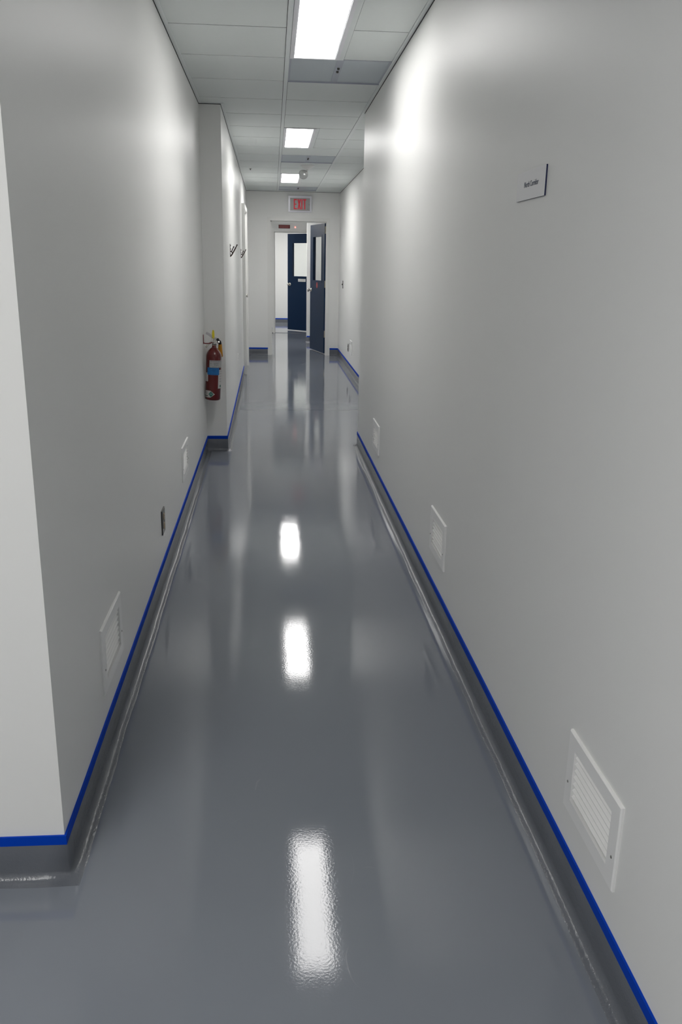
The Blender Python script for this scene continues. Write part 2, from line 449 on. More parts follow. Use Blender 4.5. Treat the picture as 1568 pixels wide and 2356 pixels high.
# ---------------------------------------------------------------- ceiling filter grilles
def grille(k, label):
    ya, yb = GY + GP * k, GY + GP * (k + 1)
    x0, x1 = TX[1], TX2[0]
    t = empty('ceiling_grille', label, 'grille', ((x0 + x1) / 2, (ya + yb) / 2, H), 0, 'grey filter grilles between the ceiling tiles')
    w, l = (x1 - x0) / 2, (yb - ya) / 2 - 0.004
    bm = B(); f = 0.012
    for a in ((-w, -w + f, -l, l), (w - f, w, -l, l), (-w + f, w - f, -l, -l + f), (-w + f, w - f, l - f, l)):
        box(bm, *a, 0.0, 0.0034)
    # slim flange hanging at the far edge
    box(bm, -w, w, l - 0.004, l, -0.006, 0.0)
    obj('grille_frame', bm, M['filterframe'], t)
    for s in (-1, 1):
        bm = B()
        xa, xb = (-w + f, -0.019) if s < 0 else (0.019, w - f)
        box(bm, xa, xb, -l + f, l - f, 0.0016, 0.0034)
        obj('filter_face', bm, M['filter'], t)
    bm = B(); box(bm, -0.019, 0.019, -l + f, l - f, -0.0008, 0.0034)
    st = obj('centre_strip', bm, M['filterframe'], t)
    for dy in (-0.105, -0.025):
        bm = B(); lathe(bm, [(0, -0.012), (0.006, -0.011), (0.0075, -0.006), (0.0075, 0.0)], 16, Matrix.Translation((0, dy, 0)))
        obj('knob', bm, M['steelplate'], st, True)
    return t
grille(1, 'nearest grey ceiling filter grille, right behind the largest light')
grille(8, 'grey ceiling filter grille between the middle light and the hanging globe')
grille(14, 'farthest ceiling filter grille, against the end wall above the EXIT sign')

# sprinkler head in the left tiles
bm = B(); cx, cy = -0.256, 10.78
lathe(bm, [(0.0, -0.016), (0.010, -0.015), (0.010, -0.013), (0.004, -0.011), (0.004, -0.004), (0.014, -0.003), (0.014, 0.0)], 16, Matrix.Translation((cx, cy, H)))
tag(obj('sprinkler_head', bm, M['steelplate'], None, True), 'tiny dark sprinkler head in a far left ceiling tile', 'sprinkler')

# hanging globe device
t = empty('ceiling_globe', 'small frosted globe device hanging from a white ceiling cone by the farthest light', 'device', (0.40, 10.27, H))
bm = B(); lathe(bm, [(0, 0), (0.080, 0), (0.080, -0.006), (0.072, -0.012), (0.042, -0.032), (0.020, -0.044), (0.012, -0.046), (0, -0.046)], 40)
obj('mounting_cone', bm, M['white'], t, True)
bm = B(); tube(bm, curve_pts([(0, 0, -0.040), (-0.004, 0, -0.056), (-0.020, 0, -0.064), (-0.040, 0, -0.070)]), 0.010)
obj('arm', bm, M['white'], t, True)
bm = B(); lathe(bm, [(0, -0.048), (0.020, -0.050), (0.036, -0.056), (0.047, -0.070), (0.052, -0.088), (0.052, -0.105), (0.046, -0.124), (0.034, -0.138), (0.018, -0.146), (0, -0.149)], 36, Matrix.Translation((-0.047, 0, 0)))
obj('globe', bm, M['globe'], t, True)

# ---------------------------------------------------------------- wall vents
def vent(x, side, ya, yb, z0, z1, label, group='white louvred wall vents'):
    """side +1: stands on a wall whose room side is +x"""
    t = empty('wall_vent', label, 'vent', (x, (ya + yb) / 2, z0), 0, group)
    w, h = (yb - ya) / 2, z1 - z0
    s = side; th = 0.0075
    D = 0.030
    b = 0.040
    bz = 0.036
    def fx(a): return s * a
    bm = B()
    outer = [(-w, 0), (w, 0), (w, h), (-w, h)]
    inner = [(-w + b, bz), (w - b, bz), (w - b, h - bz), (-w + b, h - bz)]
    bev = 0.003
    outf = [(-w + bev, bev), (w - bev, bev), (w - bev, h - bev), (-w + bev, h - bev)]
    def ring(l, d): return [bm.verts.new((fx(d), y, z)) for y, z in l]
    R = [ring(outer, 0.0), ring(outer, th - 0.003), ring(outf, th), ring(inner, th), ring(inner, -D + 0.001)]
    for p, q in zip(R, R[1:]):
        for i in range(4): bm.faces.new((p[i], p[(i + 1) % 4], q[(i + 1) % 4], q[i]))
    fr = obj('vent_frame', bm, M['vent'], t)
    bm = B(); box(bm, fx(-D + 0.0005), fx(-D + 0.0025), -w + b, w - b, bz, h - bz)
    obj('vent_back', bm, M['ventback'], t)
    bm = B(); n = 7; zz0, zz1 = bz + 0.007, h - bz; pitch = (zz1 - zz0) / n
    for i in range(n):
        zt = zz0 + pitch * (i + 1); zb = zz0 + pitch * i
        A = [(-0.0150, zt + 0.001), (0.0035, zb + 0.0020), (0.0035, zb + 0.0000), (0.0020, zb + 0.0000), (-0.0165, zt - 0.001)]
        a = [bm.verts.new((fx(d), -w + b, z)) for d, z in A]; c = [bm.verts.new((fx(d), w - b, z)) for d, z in A]
        m = len(A)
        bm.faces.new(a); bm.faces.new(c[::-1])
        for j in range(m): bm.faces.new((a[j], a[(j + 1) % m], c[(j + 1) % m], c[j]))
    obj('vent_louvres', bm, M['vent'], t)
    HOLES.append((x, s, (ya + yb) / 2 - w + b - 0.0004, (ya + yb) / 2 + w - b + 0.0004, z0 + bz - 0.0004, z0 + h - bz + 0.0004))
    for sy in (-1, 1):
        bm = B(); lathe(bm, [(0, 0.0016), (0.0026, 0.0012), (0.0034, 0)], 14, Matrix.Translation((fx(th), sy * (w - b * 0.45), h * 0.36)) @ Matrix.Rotation(s * PI / 2, 4, 'Y'))
        obj('screw', bm, M['screw'], t, True)
    return t
HOLES = []
G = 'white louvred wall vents low on the corridor walls'
vent(XR, -1, 1.371, 1.668, 0.207, 0.404, 'largest white louvred wall vent, low on the right wall nearest the camera', G)
vent(XR, -1, 3.143, 3.453, 0.237, 0.429, 'second vent on the right wall, between the largest vent and the wall corner', G)
vent(XR, -1, 5.323, 5.650, 0.230, 0.420, 'small vent on the near right wall closest to its far corner', G)
vent(XR2, -1, 11.36, 11.66, 0.257, 0.440, 'tiny vent on the set-back far right wall beside an outlet', G)
vent(XL(2.4), 1, 2.252, 2.562, 0.199, 0.402, 'white louvred vent on the left wall nearest the camera', G)
vent(XL(4.76), 1, 4.598, 4.928, 0.238, 0.432, 'smaller vent on the left wall beyond the dark outlet', G)

def cut_holes(wall, holes, D=0.0302):
    bm = B()
    for (x, sd, ya, yb, za, zb) in holes: box(bm, x - sd * D, x + sd * 0.02, ya, yb, za, zb)
    bmesh.ops.recalc_face_normals(bm, faces=bm.faces[:])
    me = bpy.data.meshes.new('cutter'); bm.to_mesh(me); bm.free()
    c = bpy.data.objects.new('cutter', me); COL.objects.link(c)
    md = wall.modifiers.new('holes', 'BOOLEAN'); md.object = c; md.operation = 'DIFFERENCE'; md.solver = 'EXACT'
    bpy.context.view_layer.update()
    new = bpy.data.meshes.new_from_object(wall.evaluated_get(bpy.context.evaluated_depsgraph_get()))
    wall.modifiers.clear(); wall.data = new
    if not new.materials: new.materials.append(M['wall'])
    bpy.data.objects.remove(c); bpy.data.meshes.remove(me)
cut_holes(bpy.data.objects['wall_right'], [q for q in HOLES if q[0] == XR])
cut_holes(bpy.data.objects['wall_right_far'], [q for q in HOLES if q[0] == XR2])
cut_holes(bpy.data.objects['wall_left'], [q for q in HOLES if q[1] > 0])

# ---------------------------------------------------------------- outlets and switches
def outlet(x, side, yc, z0, z1, label, plate=M['steelplate'], recept=M['almond'], w=0.036, kind='outlet'):
    t = empty('wall_outlet' if kind == 'outlet' else 'light_switch', label, kind, (x, yc, z0))
    h = z1 - z0; s = side
    bm = bbox(min(0, s * 0.006), max(0, s * 0.006), -w, w, 0, h, 0.002)
    obj('cover_plate', bm, plate, t)
    if kind == 'outlet':
        for zc in (h * 0.31, h * 0.69):
            bm = B(); n = 20; hh = 0.0145
            pts = []
            for i in range(n):
                a = 2 * PI * i / n
                pts.append((0.0165 * math.cos(a), max(-hh, min(hh, 0.0185 * math.sin(a)))))
            a = [bm.verts.new((s * 0.004, y, zc + z)) for y, z in pts]; c = [bm.verts.new((s * 0.009, y, zc + z)) for y, z in pts]
            bm.faces.new(a); bm.faces.new(c[::-1])
            for j in range(n): bm.faces.new((a[j], a[(j + 1) % n], c[(j + 1) % n], c[j]))
            r = obj('receptacle', bm, recept, t)
            bm = B()
            for dy in (-0.006, 0.006): box(bm, s * 0.0088, s * 0.0093, dy - 0.001, dy + 0.001, zc - 0.001, zc + 0.007)
            box(bm, s * 0.0088, s * 0.0093, -0.002, 0.002, zc - 0.009, zc - 0.005)
            obj('slots', bm, M['black'], r)
    else:
        bm = bbox(min(s * 0.005, s * 0.017), max(s * 0.005, s * 0.017), -0.005, 0.005, h * 0.42, h * 0.6, 0.001)
        obj('toggle', bm, recept, t)
    bm = B(); lathe(bm, [(0, 0.0012), (0.003, 0.0008), (0.0034, 0)], 12, Matrix.Translation((s * 0.006, 0, h * 0.5 if kind == 'outlet' else h * 0.15)) @ Matrix.Rotation(s * PI / 2, 4, 'Y'))
    obj('screw', bm, M['screw'], t, True)
    return t
outlet(XL(3.7), 1, 3.704, 0.2335, 0.3455, 'dark steel outlet with almond receptacles between the two left vents', w=0.046)
outlet(XR2, -1, 11.93, 0.256, 0.358, 'dark outlet just beyond the tiny vent on the far right wall', recept=M['dark'])
outlet(XR2, -1, 13.05, 1.080, 1.192, 'dark switch plate on the far right wall near the end doorway', recept=M['dark'], kind='switch')
outlet(XL2(9.1), 1, 9.10, 0.425, 0.495, 'small white outlet plate low on the far left wall', plate=M['white'], recept=M['white'])

# ---------------------------------------------------------------- corridor sign
t = empty('corridor_sign', 'grey sign plate with navy edges reading North Corridor on the right wall', 'sign', (XR, 2.328, 1.628))
bm = B(); box(bm, -0.0038, 0, -0.126, 0.126, -0.0365, 0.0365)
obj('sign_core', bm, M['signcore'], t)
bm = B(); box(bm, -0.0048, -0.0037, -0.126, 0.126, -0.0365, 0.0365)
obj('sign_face', bm, M['signface'], t)
me = text_mesh('North Corridor', 0.0200, 0.0002, 0.96)
o = mesh_obj('sign_lettering', me, M['signtext'], t)
# text x -> -Y, text y -> +Z, normal -> -X
o.matrix_local = Matrix(((0, 0, -1, -0.0051), (-1, 0, 0, -0.008), (0, 1, 0, 0.001), (0, 0, 0, 1)))

# ---------------------------------------------------------------- coat hooks
def coat_hook(y, zc, label):
    x = XL2(y)
    t = empty('coat_hook', label, 'hook', (x, y, zc - 0.053), 0, 'dark coat hooks on the far left wall')
    bm = bbox(0, 0.004, -0.014, 0.014, 0.0, 0.108, 0.0015)
    obj('back_plate', bm, M['bronze'], t)
    bm = B()
    tube(bm, curve_pts([(0.003, 0, 0.006), (0.014, 0, 0.018), (0.030, 0, 0.044), (0.046, 0, 0.072), (0.060, 0, 0.098)]), [0.0055] * 20 + [0.0045] * 5)
    ball(bm, (0.061, 0, 0.100), 0.006)
    obj('long_prong', bm, M['bronze'], t, True)
    bm = B()
    tube(bm, curve_pts([(0.024, 0, 0.032), (0.016, 0, 0.038), (0.015, 0, 0.048), (0.022, 0, 0.064), (0.031, 0, 0.082)]), 0.0042)
    ball(bm, (0.032, 0, 0.084), 0.006)
    obj('short_prong', bm, M['bronze'], t, True)
    bm = B()
    tube(bm, [(0.003, 0, 0.050), (0.016, 0, 0.040)], 0.004)
    obj('brace', bm, M['bronze'], t, True)
    for dz in (0.066, 0.095):
        bm = B(); ball(bm, (0.0045, 0, dz), 0.0045, 12)
        obj('screw', bm, M['bronze'], t, True)
coat_hook(7.70, 1.519, 'dark double coat hook nearer the camera on the far left wall')
coat_hook(10.75, 1.526, 'dark double coat hook beside the white door casing')

# ---------------------------------------------------------------- exit sign
t = empty('exit_sign', 'grey framed sign with red EXIT lettering above the doorway', 'sign', (0.425, YE, 2.308))
w, h = 0.179, 0.120
bm = B()
def framebox(bm, w, h, iw, ih, y0, y1, cx=0, cz=0):
    box(bm, -w, -iw + cx, y0, y1, -h, h); box(bm, iw + cx, w, y0, y1, -h, h)
    box(bm, -iw + cx, iw + cx, y0, y1, -h, -ih + cz); box(bm, -iw + cx, iw + cx, y0, y1, ih + cz, h)
framebox(bm, w, h, 0.152, 0.092, -0.050, 0.0, 0, -0.006)
bmesh.ops.bevel(bm, geom=[ed for ed in bm.edges if abs(ed.verts[0].co.y + 0.05) < 1e-5 and abs(ed.verts[1].co.y + 0.05) < 1e-5 and len(ed.link_faces) == 2 and max(abs(ed.verts[0].co.x), abs(ed.verts[0].co.z)) > 0.118], offset=0.003, segments=2, affect='EDGES')
obj('sign_housing', bm, M['exitframe'], t)
bm = B(); box(bm, -0.152, 0.152, -0.042, -0.001, -0.098, 0.086)
obj('sign_panel', bm, M['exitface'], t)
bm = B()
def bar(x0, z0, x1, z1, wd):
    dx, dz = x1 - x0, z1 - z0; L = math.hypot(dx, dz); nx, nz = -dz / L * wd / 2, dx / L * wd / 2
    q = [(x0 + nx, z0 + nz), (x1 + nx, z1 + nz), (x1 - nx, z1 - nz), (x0 - nx, z0 - nz)]
    a = [bm.verts.new((x, -0.0445, z)) for x, z in q]; b2 = [bm.verts.new((x, -0.0415, z)) for x, z in q]
    bm.faces.new(a); bm.faces.new(b2[::-1])
    for j in range(4): bm.faces.new((a[j], a[(j + 1) % 4], b2[(j + 1) % 4], b2[j]))
zb, zt = -0.078, 0.070; zm = (zb + zt) / 2; s = 0.017; X0 = -0.096
bar(X0 + s / 2, zb, X0 + s / 2, zt, s)                                  # E
for z in (zb + s / 2, zt - s / 2): bar(X0 + s, z, X0 + 0.047, z, s)
bar(X0 + s, zm, X0 + 0.040, zm, s * 0.9)
xa = X0 + 0.060                                                          # X
bar(xa + 0.005, zb, xa + 0.041, zt, s); bar(xa + 0.041, zb, xa + 0.005, zt, s)
xi = X0 + 0.124; bar(xi, zb, xi, zt, s)                                  # I
xt = X0 + 0.168; bar(xt, zb, xt, zt - s, s); bar(xt - 0.024, zt - s / 2, xt + 0.024, zt - s / 2, s)   # T
obj('exit_lettering', bm, M['exitred'], t)
for (x, z) in ((0.140, -0.010), (0.120, -0.074)):
    bm = B(); lathe(bm, [(0, 0.001), (0.004, 0.001), (0.004, 0)], 12, Matrix.Translation((x, -0.042, z)) @ Matrix.Rotation(PI / 2, 4, 'X'))
    obj('screw', bm, M['dark'], t)

# ---------------------------------------------------------------- doors
def door_frame(x0, x1, zt, y0, depth, parent, face=0.052, proud=0.008):
    """hollow metal frame, local to parent at origin"""
    bm = B()
    for a, b2 in ((x0 - face, x0), (x1, x1 + face)):
        box(bm, a, b2, y0 - proud, y0, 0, zt + face)
    box(bm, x0, x1, y0 - proud, y0, zt, zt + face)
    for a, b2 in ((x0 - 0.028, x0), (x1, x1 + 0.028)):
        box(bm, a, b2, y0, y0 + depth, 0, zt + 0.028)
    box(bm, x0, x1, y0, y0 + depth, zt, zt + 0.028)
    # door stop
    st = 0.016
    box(bm, x0, x0 + st, y0 + 0.04, y0 + depth - 0.05, 0, zt); box(bm, x1 - 0.003, x1, y0 + 0.04, y0 + depth - 0.05, 0, zt)
    box(bm, x0, x1, y0 + 0.04, y0 + depth - 0.05, zt - st, zt)
    # back face
    for a, b2 in ((x0 - face, x0), (x1, x1 + face)):
        box(bm, a, b2, y0 + depth, y0 + depth + proud, 0, zt + face)
    box(bm, x0, x1, y0 + depth, y0 + depth + proud, zt, zt + face)
    return obj('door_frame', bm, M['frame'], parent)
def lever_set(parent, s, z, face_y, sgn):
    """rose, neck and lever on one face of a leaf; lever points toward the hinge"""
    bm = B()
    rot = Matrix.Translation((s, face_y, z)) @ Matrix.Rotation(-sgn * PI / 2, 4, 'X')
    lathe(bm, [(0, 0.010), (0.020, 0.010), (0.030, 0.007), (0.033, 0.0)], 28, rot)
    lathe(bm, [(0.011, 0.0), (0.011, 0.030), (0.016, 0.036), (0.026, 0.042), (0.029, 0.052), (0.026, 0.062), (0.014, 0.068), (0, 0.069)], 28, rot)
    return obj('door_knob', bm, M['chrome'], parent, True)
def door_leaf(parent, hinge, direction, width, glass_s, glass_z, hinge_z, side):
    """local: x along the leaf from the hinge, y = thickness (0..0.045), z up. side: +1 thickness to the left of direction"""
    leaf = bpy.data.objects.new('door_leaf', None); COL.objects.link(leaf); leaf.parent = parent
    ang = math.atan2(direction[1], direction[0])
    leaf.location = (hinge[0], hinge[1], 0.014); leaf.rotation_euler = (0, 0, ang)
    T = 0.045 * side; Hh = 2.032
    s0, s1 = glass_s; z0, z1 = glass_z
    bm = B()
    box(bm, 0, s0, 0, T, 0, Hh); box(bm, s1, width, 0, T, 0, Hh)
    box(bm, s0, s1, 0, T, 0, z0); box(bm, s0, s1, 0, T, z1, Hh)
    bmesh.ops.remove_doubles(bm, verts=bm.verts[:], dist=1e-5)
    pn = obj('door_panel', bm, M['navy'], leaf)
    bm = B(); f = 0.022
    for yy in ((-0.004 * side, 0.004 * side), (T - 0.004 * side, T + 0.004 * side)):
        a, b2 = yy
        box(bm, s0 - f, s0 + 0.006, a, b2, z0 - f, z1 + f); box(bm, s1 - 0.006, s1 + f, a, b2, z0 - f, z1 + f)
        box(bm, s0, s1, a, b2, z0 - f, z0 + 0.006); box(bm, s0, s1, a, b2, z1 - 0.006, z1 + f)
    obj('window_trim', bm, M['navy'], leaf)
    bm = B(); box(bm, s0, s1, T / 2 - 0.003, T / 2 + 0.003, z0, z1)
    obj('window_pane', bm, M['glass'], leaf)
    for hz in hinge_z:
        bm = B()
        box(bm, -0.0018, 0.0, T * 0.08, T * 0.92, hz - 0.055, hz + 0.055)
        tube(bm, [(-0.005, T + 0.004 * side, hz - 0.056), (-0.005, T + 0.004 * side, hz + 0.056)], 0.006, 12)
        obj('hinge', bm, M['brass'], leaf)
    return leaf

# first door: open into the space beyond, hinged at right
d1 = empty('door_1', 'open navy door with narrow window and red sticker at the end of the corridor', 'door', (0, 0, 0), kind='structure')
door_frame(DX0, DX1, DZ, YE, 0.14, d1)
leaf = door_leaf(d1, (0.826, 14.05), (-0.215, 0.977), 0.88, (0.17, 0.70), (1.145, 1.845), (1.93, 1.10, 0.31), -1)
lever_set(leaf, 0.815, 0.985, 0.0, 1)
lever_set(leaf, 0.815, 0.985, -0.045, -1)
bm = B(); lathe(bm, [(0, 0.0008), (0.048, 0.0008), (0.048, 0)], 36, Matrix.Translation((0.44, 0.0, 1.075)) @ Matrix.Rotation(-PI / 2, 4, 'X'))
st = obj('round_sticker', bm, M['redsticker'], leaf)
bm = B()
for i, (zz, ww) in enumerate(((0.012, 0.022), (0.0, 0.030), (-0.012, 0.022))):
    box(bm, 0.44 - ww, 0.44 + ww, 0.0008, 0.0012, 1.075 + zz - 0.003, 1.075 + zz + 0.003)
obj('sticker_print', bm, M['pinktext'], st)

# second door
d2 = empty('door_2', 'farther navy door with large bright window and small white label', 'door', (0, 0, 0), kind='structure')
door_frame(D2X0, D2X1, D2Z, YV, 0.14, d2)
leaf2 = door_leaf(d2, (0.935, 18.65), (-0.6785, 0.7345), 0.895, (0.15, 0.745), (1.145, 1.845), (1.85, 1.05, 0.25), -1)
lever_set(leaf2, 0.825, 0.975, 0.0, 1)
lever_set(leaf2, 0.825, 0.975, -0.045, -1)
bm = B(); box(bm, 0.335, 0.565, 0.0, 0.002, 1.040, 1.098)
lb = obj('door_label', bm, M['white'], leaf2)
bm = B()
for zz in (1.078, 1.062):
    xx = 0.555
    while xx > 0.36:
        wd = random.uniform(0.010, 0.024); box(bm, xx - wd, xx, 0.002, 0.0026, zz - 0.004, zz + 0.004); xx -= wd + 0.005
obj('label_print', bm, M['lever'], lb)
# door bottoms: pale threshold under each door
bm = B(); box(bm, D2X0, D2X1, YV + 0.01, YV + 0.13, 0, 0.004)
obj('threshold', bm, M['cove'], d2)

# third door in the left wall: casing seen edge on
d3 = empty('door_3', 'white door casing seen edge on at the far end of the left wall', 'door', (0, 0, 0), kind='structure')
xw = XL2(11.35)
bm = B()
for ya, yb in ((11.31, 11.37), (12.33, 12.39)): box(bm, xw - 0.02, xw + 0.040, ya, yb, 0, 2.14)
box(bm, xw - 0.02, xw + 0.040, 11.37, 12.33, 2.08, 2.14)
bmesh.ops.bevel(bm, geom=bm.edges[:], offset=0.002, segments=2, affect='EDGES')
obj('door_casing', bm, M['frame'], d3)
bm = B(); box(bm, xw - 0.02, xw + 0.008, 11.372, 12.328, 0.012, 2.078)
lf = obj('door_panel', bm, M['frame'], d3)
bm = B(); lathe(bm, [(0, 0.001), (0.030, 0.008), (0.011, 0.012), (0.011, 0.016), (0.024, 0.022), (0.020, 0.029), (0, 0.030)], 24, Matrix.Translation((xw + 0.008, 12.25, 0.98)) @ Matrix.Rotation(PI / 2, 4, 'Y'))
obj('door_knob', bm, M['chrome'], lf, True)

# sign and lamp above the second door
t = empty('warning_sign', 'small dark red sign plate above the farther doorway', 'sign', (0.244, YV, 2.157))
bm = bbox(-0.118, 0.118, -0.004, 0, -0.036, 0.036, 0.001)
obj('sign_plate', bm, M['redsign'], t)
bm = B()
for zz in (0.012, -0.014):
    xx = -0.100
    while xx < 0.088:
        wd = random.uniform(0.012, 0.026); box(bm, xx, min(xx + wd, 0.104), -0.0046, -0.004, zz - 0.007, zz + 0.007); xx += wd + 0.006
obj('sign_print', bm, M['pinktext'], t)
t = empty('indicator_lamp', 'tiny glowing red lamp beside the dark red sign', 'lamp', (0.470, YV, 2.150))
bm = B(); lathe(bm, [(0, 0.004), (0.020, 0.004), (0.022, 0)], 20, Matrix.Rotation(PI / 2, 4, 'X')); obj('lamp_ring', bm, M['white'], t, True)
bm = B(); lathe(bm, [(0, 0.014), (0.008, 0.012), (0.013, 0.006), (0.013, 0.003)], 20, Matrix.Rotation(PI / 2, 4, 'X')); obj('lamp_lens', bm, M['led'], t, True)

# ---------------------------------------------------------------- fire extinguisher
R0 = 0.0570
ext = empty('fire_extinguisher', 'red fire extinguisher with blue label hanging from the left wall', 'fire extinguisher', (-0.4545, 6.38, 0.428))
ext.rotation_euler = (math.radians(0), math.radians(3.0), 0)
bm = B()
prof = [(0, 0.006), (0.040, 0.004), (0.050, 0.0), (R0 - 0.001, 0.006), (R0, 0.014), (R0, 0.322)]
for a in range(1, 13):
    t_ = 1 - a / 12
    prof.append((0.0158 + (R0 - 0.0158) * math.sin(t_ * PI / 2) ** 0.84, 0.388 - 0.066 * t_))
prof += [(0.0155, 0.412), (0, 0.412)]
lathe(bm, prof, 56)
obj('cylinder', bm, M['extred'], ext, True)
bm = B(); lathe(bm, [(0.0155, 0.406), (0.0168, 0.407), (0.0168, 0.411), (0.0155, 0.412)], 32)
obj('neck_ring', bm, M['black'], ext, True)
bm = B(); lathe(bm, [(0, 0.420), (0.015, 0.422), (0.017, 0.428), (0.013, 0.434), (0.013, 0.450), (0.010, 0.470), (0, 0.472)], 28)
box(bm, -0.010, 0.022, -0.009, 0.009, 0.442, 0.468)
tube(bm, [(0.010, 0, 0.452), (0.036, 0.002, 0.444)], 0.008, 14)
valve = obj('valve_head', bm, M['chrome'], ext)
bm = B(); lathe(bm, [(0, 0.010), (0.011, 0.010), (0.012, 0.0), (0, 0)], 20, Matrix.Translation((0.026, -0.008, 0.466)) @ Matrix.Rotation(PI / 2, 4, 'X'))
obj('pressure_cap', bm, M['dark'], valve)
bm = B()
def plate_path(bm, pts, wid, th):
    """flat bar swept in the xz plane"""
    P = [Vector((p[0], p[1])) for p in pts]; rows = []
    for i, p in enumerate(P):
        d = (P[min(i + 1, len(P) - 1)] - P[max(i - 1, 0)]).normalized(); n = Vector((-d.y, d.x)) * th / 2
        wd = wid[i] if isinstance(wid, list) else wid
        rows.append([bm.verts.new((p.x + sx * n.x, sy * wd, p.y + sx * n.y)) for sx, sy in ((1, 1), (1, -1), (-1, -1), (-1, 1))])
    for a, b2 in zip(rows, rows[1:]):
        for j in range(4): bm.faces.new((a[j], a[(j + 1) % 4], b2[(j + 1) % 4], b2[j]))
    bm.faces.new(rows[0]); bm.faces.new(rows[-1][::-1])
plate_path(bm, [(0.020, 0.470), (0.000, 0.474), (-0.022, 0.488), (-0.044, 0.503), (-0.062, 0.510)], [0.009, 0.010, 0.011, 0.011, 0.009], 0.018)
bmesh.ops.bevel(bm, geom=bm.edges[:], offset=0.002, segments=2, affect='EDGES')
obj('squeeze_lever', bm, M['lever'], ext)
bm = B()
plate_path(bm, [(0.004, 0.460), (-0.018, 0.450), (-0.036, 0.432), (-0.052, 0.416), (-0.060, 0.404)], [0.009, 0.010, 0.010, 0.010, 0.008], 0.015)
bmesh.ops.bevel(bm, geom=bm.edges[:], offset=0.002, segments=2, affect='EDGES')
obj('carry_handle', bm, M['chrome'], ext)
bm = B(); tube(bm, [(-0.008, -0.016, 0.472), (-0.008, 0.016, 0.472)], 0.002, 8)
tube(bm, [(-0.008 + 0.010 * math.cos(a), -0.018, 0.472 + 0.010 * math.sin(a)) for a in [i * PI / 8 for i in range(17)]], 0.0014, 8)
pin = obj('safety_pin', bm, M['chrome'], ext)
bm = B()
plate = [(-0.015, 0.474), (0.002, 0.474), (0.001, 0.508), (-0.003, 0.532), (-0.014, 0.536), (-0.018, 0.510)]
a = [bm.verts.new((x, -0.019, z)) for x, z in plate]; c = [bm.verts.new((x, -0.0175, z)) for x, z in plate]
bm.faces.new(a); bm.faces.new(c[::-1])
for j in range(6): bm.faces.new((a[j], a[(j + 1) % 6], c[(j + 1) % 6], c[j]))
obj('yellow_tag', bm, M['yellow'], ext)
# discharge joint and horn
bm = B()
tube(bm, curve_pts([(0.022, 0.006, 0.452), (0.030, 0.020, 0.454), (0.036, 0.036, 0.448), (0.040, 0.046, 0.432)]), [0.009] * 10 + [0.012] * 9, 16)
obj('swivel_joint', bm, M['black'], ext, True)
bm = B()
c0 = Matrix.Translation((0.040, 0.046, 0.436)) @ Matrix.Rotation(math.radians(178), 4, 'Y') @ Matrix.Rotation(math.radians(-9), 4, 'X')
lathe(bm, [(0.010, 0.0), (0.013, 0.008), (0.014, 0.020), (0.017, 0.060), (0.020, 0.098), (0.017, 0.098), (0.011, 0.020), (0.008, 0.002)], 32, c0)
obj('discharge_horn', bm, M['horn'], ext, True)

for ch in [q for q in bpy.data.objects if q.parent == ext and q.name.split('.')[0] in ('valve_head', 'squeeze_lever', 'carry_handle', 'safety_pin', 'yellow_tag', 'swivel_joint', 'discharge_horn')]:
    ch.location.z -= 0.021

# labels on the cylinder; angle 0 faces the camera side (-y), positive to the right
def patch(bm, pts_fn, a0, a1, z0, z1, r, mi=0, n=16):
    rows = []
    for i in range(n + 1):
        a = math.radians(a0 + (a1 - a0) * i / n)
        lo, hi = pts_fn(i / n) if pts_fn else (z0, z1)
        rows.append([bm.verts.new((r * math.sin(a), -r * math.cos(a), zz)) for zz in (lo, hi)])
    for p, q in zip(rows, rows[1:]):
        f = bm.faces.new((p[0], q[0], q[1], p[1])); f.material_index = mi
def label(name, a0, a1, z0, z1, m, ink, lines, fn=None, lvl=0.0005, size=0.0026):
    bm = B(); patch(bm, fn, a0, a1, z0, z1, R0 + lvl)
    # close against the cylinder so that the sticker has thickness
    o = obj(name, bm, m, ext)
    md = o.modifiers.new('thickness', 'SOLIDIFY'); md.thickness = 0.0003
    if ink is not None:
        bm = B()
        for (zc, aa, ab) in lines:
            a = aa
            while a < ab - 2:
                da = random.uniform(3, 8); patch(bm, None, a, min(a + da, ab), zc - size / 2, zc + size / 2, R0 + lvl + 0.0004, 0, 2); a += da + random.uniform(2, 4)
        obj(name + '_print', bm, ink, o)
    return o
label('inspection_label', -29, 88, 0.244, 0.297, M['labelgrey'], M['ink'],
      [(0.291, -22, 70), (0.279, 2, 48), (0.273, -20, -12), (0.271, 5, 40), (0.262, 8, 44), (0.249, -5, 70)])
label('blue_label', -46, 50, 0.190, 0.2435, M['labelblue'], M['inkblue'],
      [(0.238, -30, 40), (0.229, -5, 20), (0.222, -10, 18), (0.214, -36, -26), (0.214, 0, 22), (0.196, -20, 30)], lvl=0.0008)
label('white_label', -92, -39, 0.140, 0.204, M['labelwhite'], M['labelgrey'],
      [(0.196, -80, -46), (0.180, -76, -48), (0.166, -78, -46), (0.152, -76, -46)])
label('side_label', 43, 110, 0.090, 0.228, M['labelwhite'], M['ink'],
      [(0.215, 56, 100), (0.198, 54, 100), (0.180, 55, 100), (0.160, 56, 96), (0.142, 56, 98)])
gl = label('arrow_label', -88, 18, 0.020, 0.070, M['labelwhite'], M['ink'],
      [(0.062, -80, -40), (0.055, -80, -42), (0.048, -80, -44)],
      fn=lambda u: ((0.0215, 0.0725) if u < 0.70 else (0.0215 + 0.0255 * (u - 0.70) / 0.30, 0.0725 - 0.0255 * (u - 0.70) / 0.30)))
bm = B(); patch(bm, lambda u: (0.047 - 0.021 * (1 - abs(2 * u - 1)) - 0.0001, 0.047 + 0.021 * (1 - abs(2 * u - 1)) + 0.0001), -30, 9, 0, 0, R0 + 0.0011)
obj('green_diamond', bm, M['labelgreen'], gl)
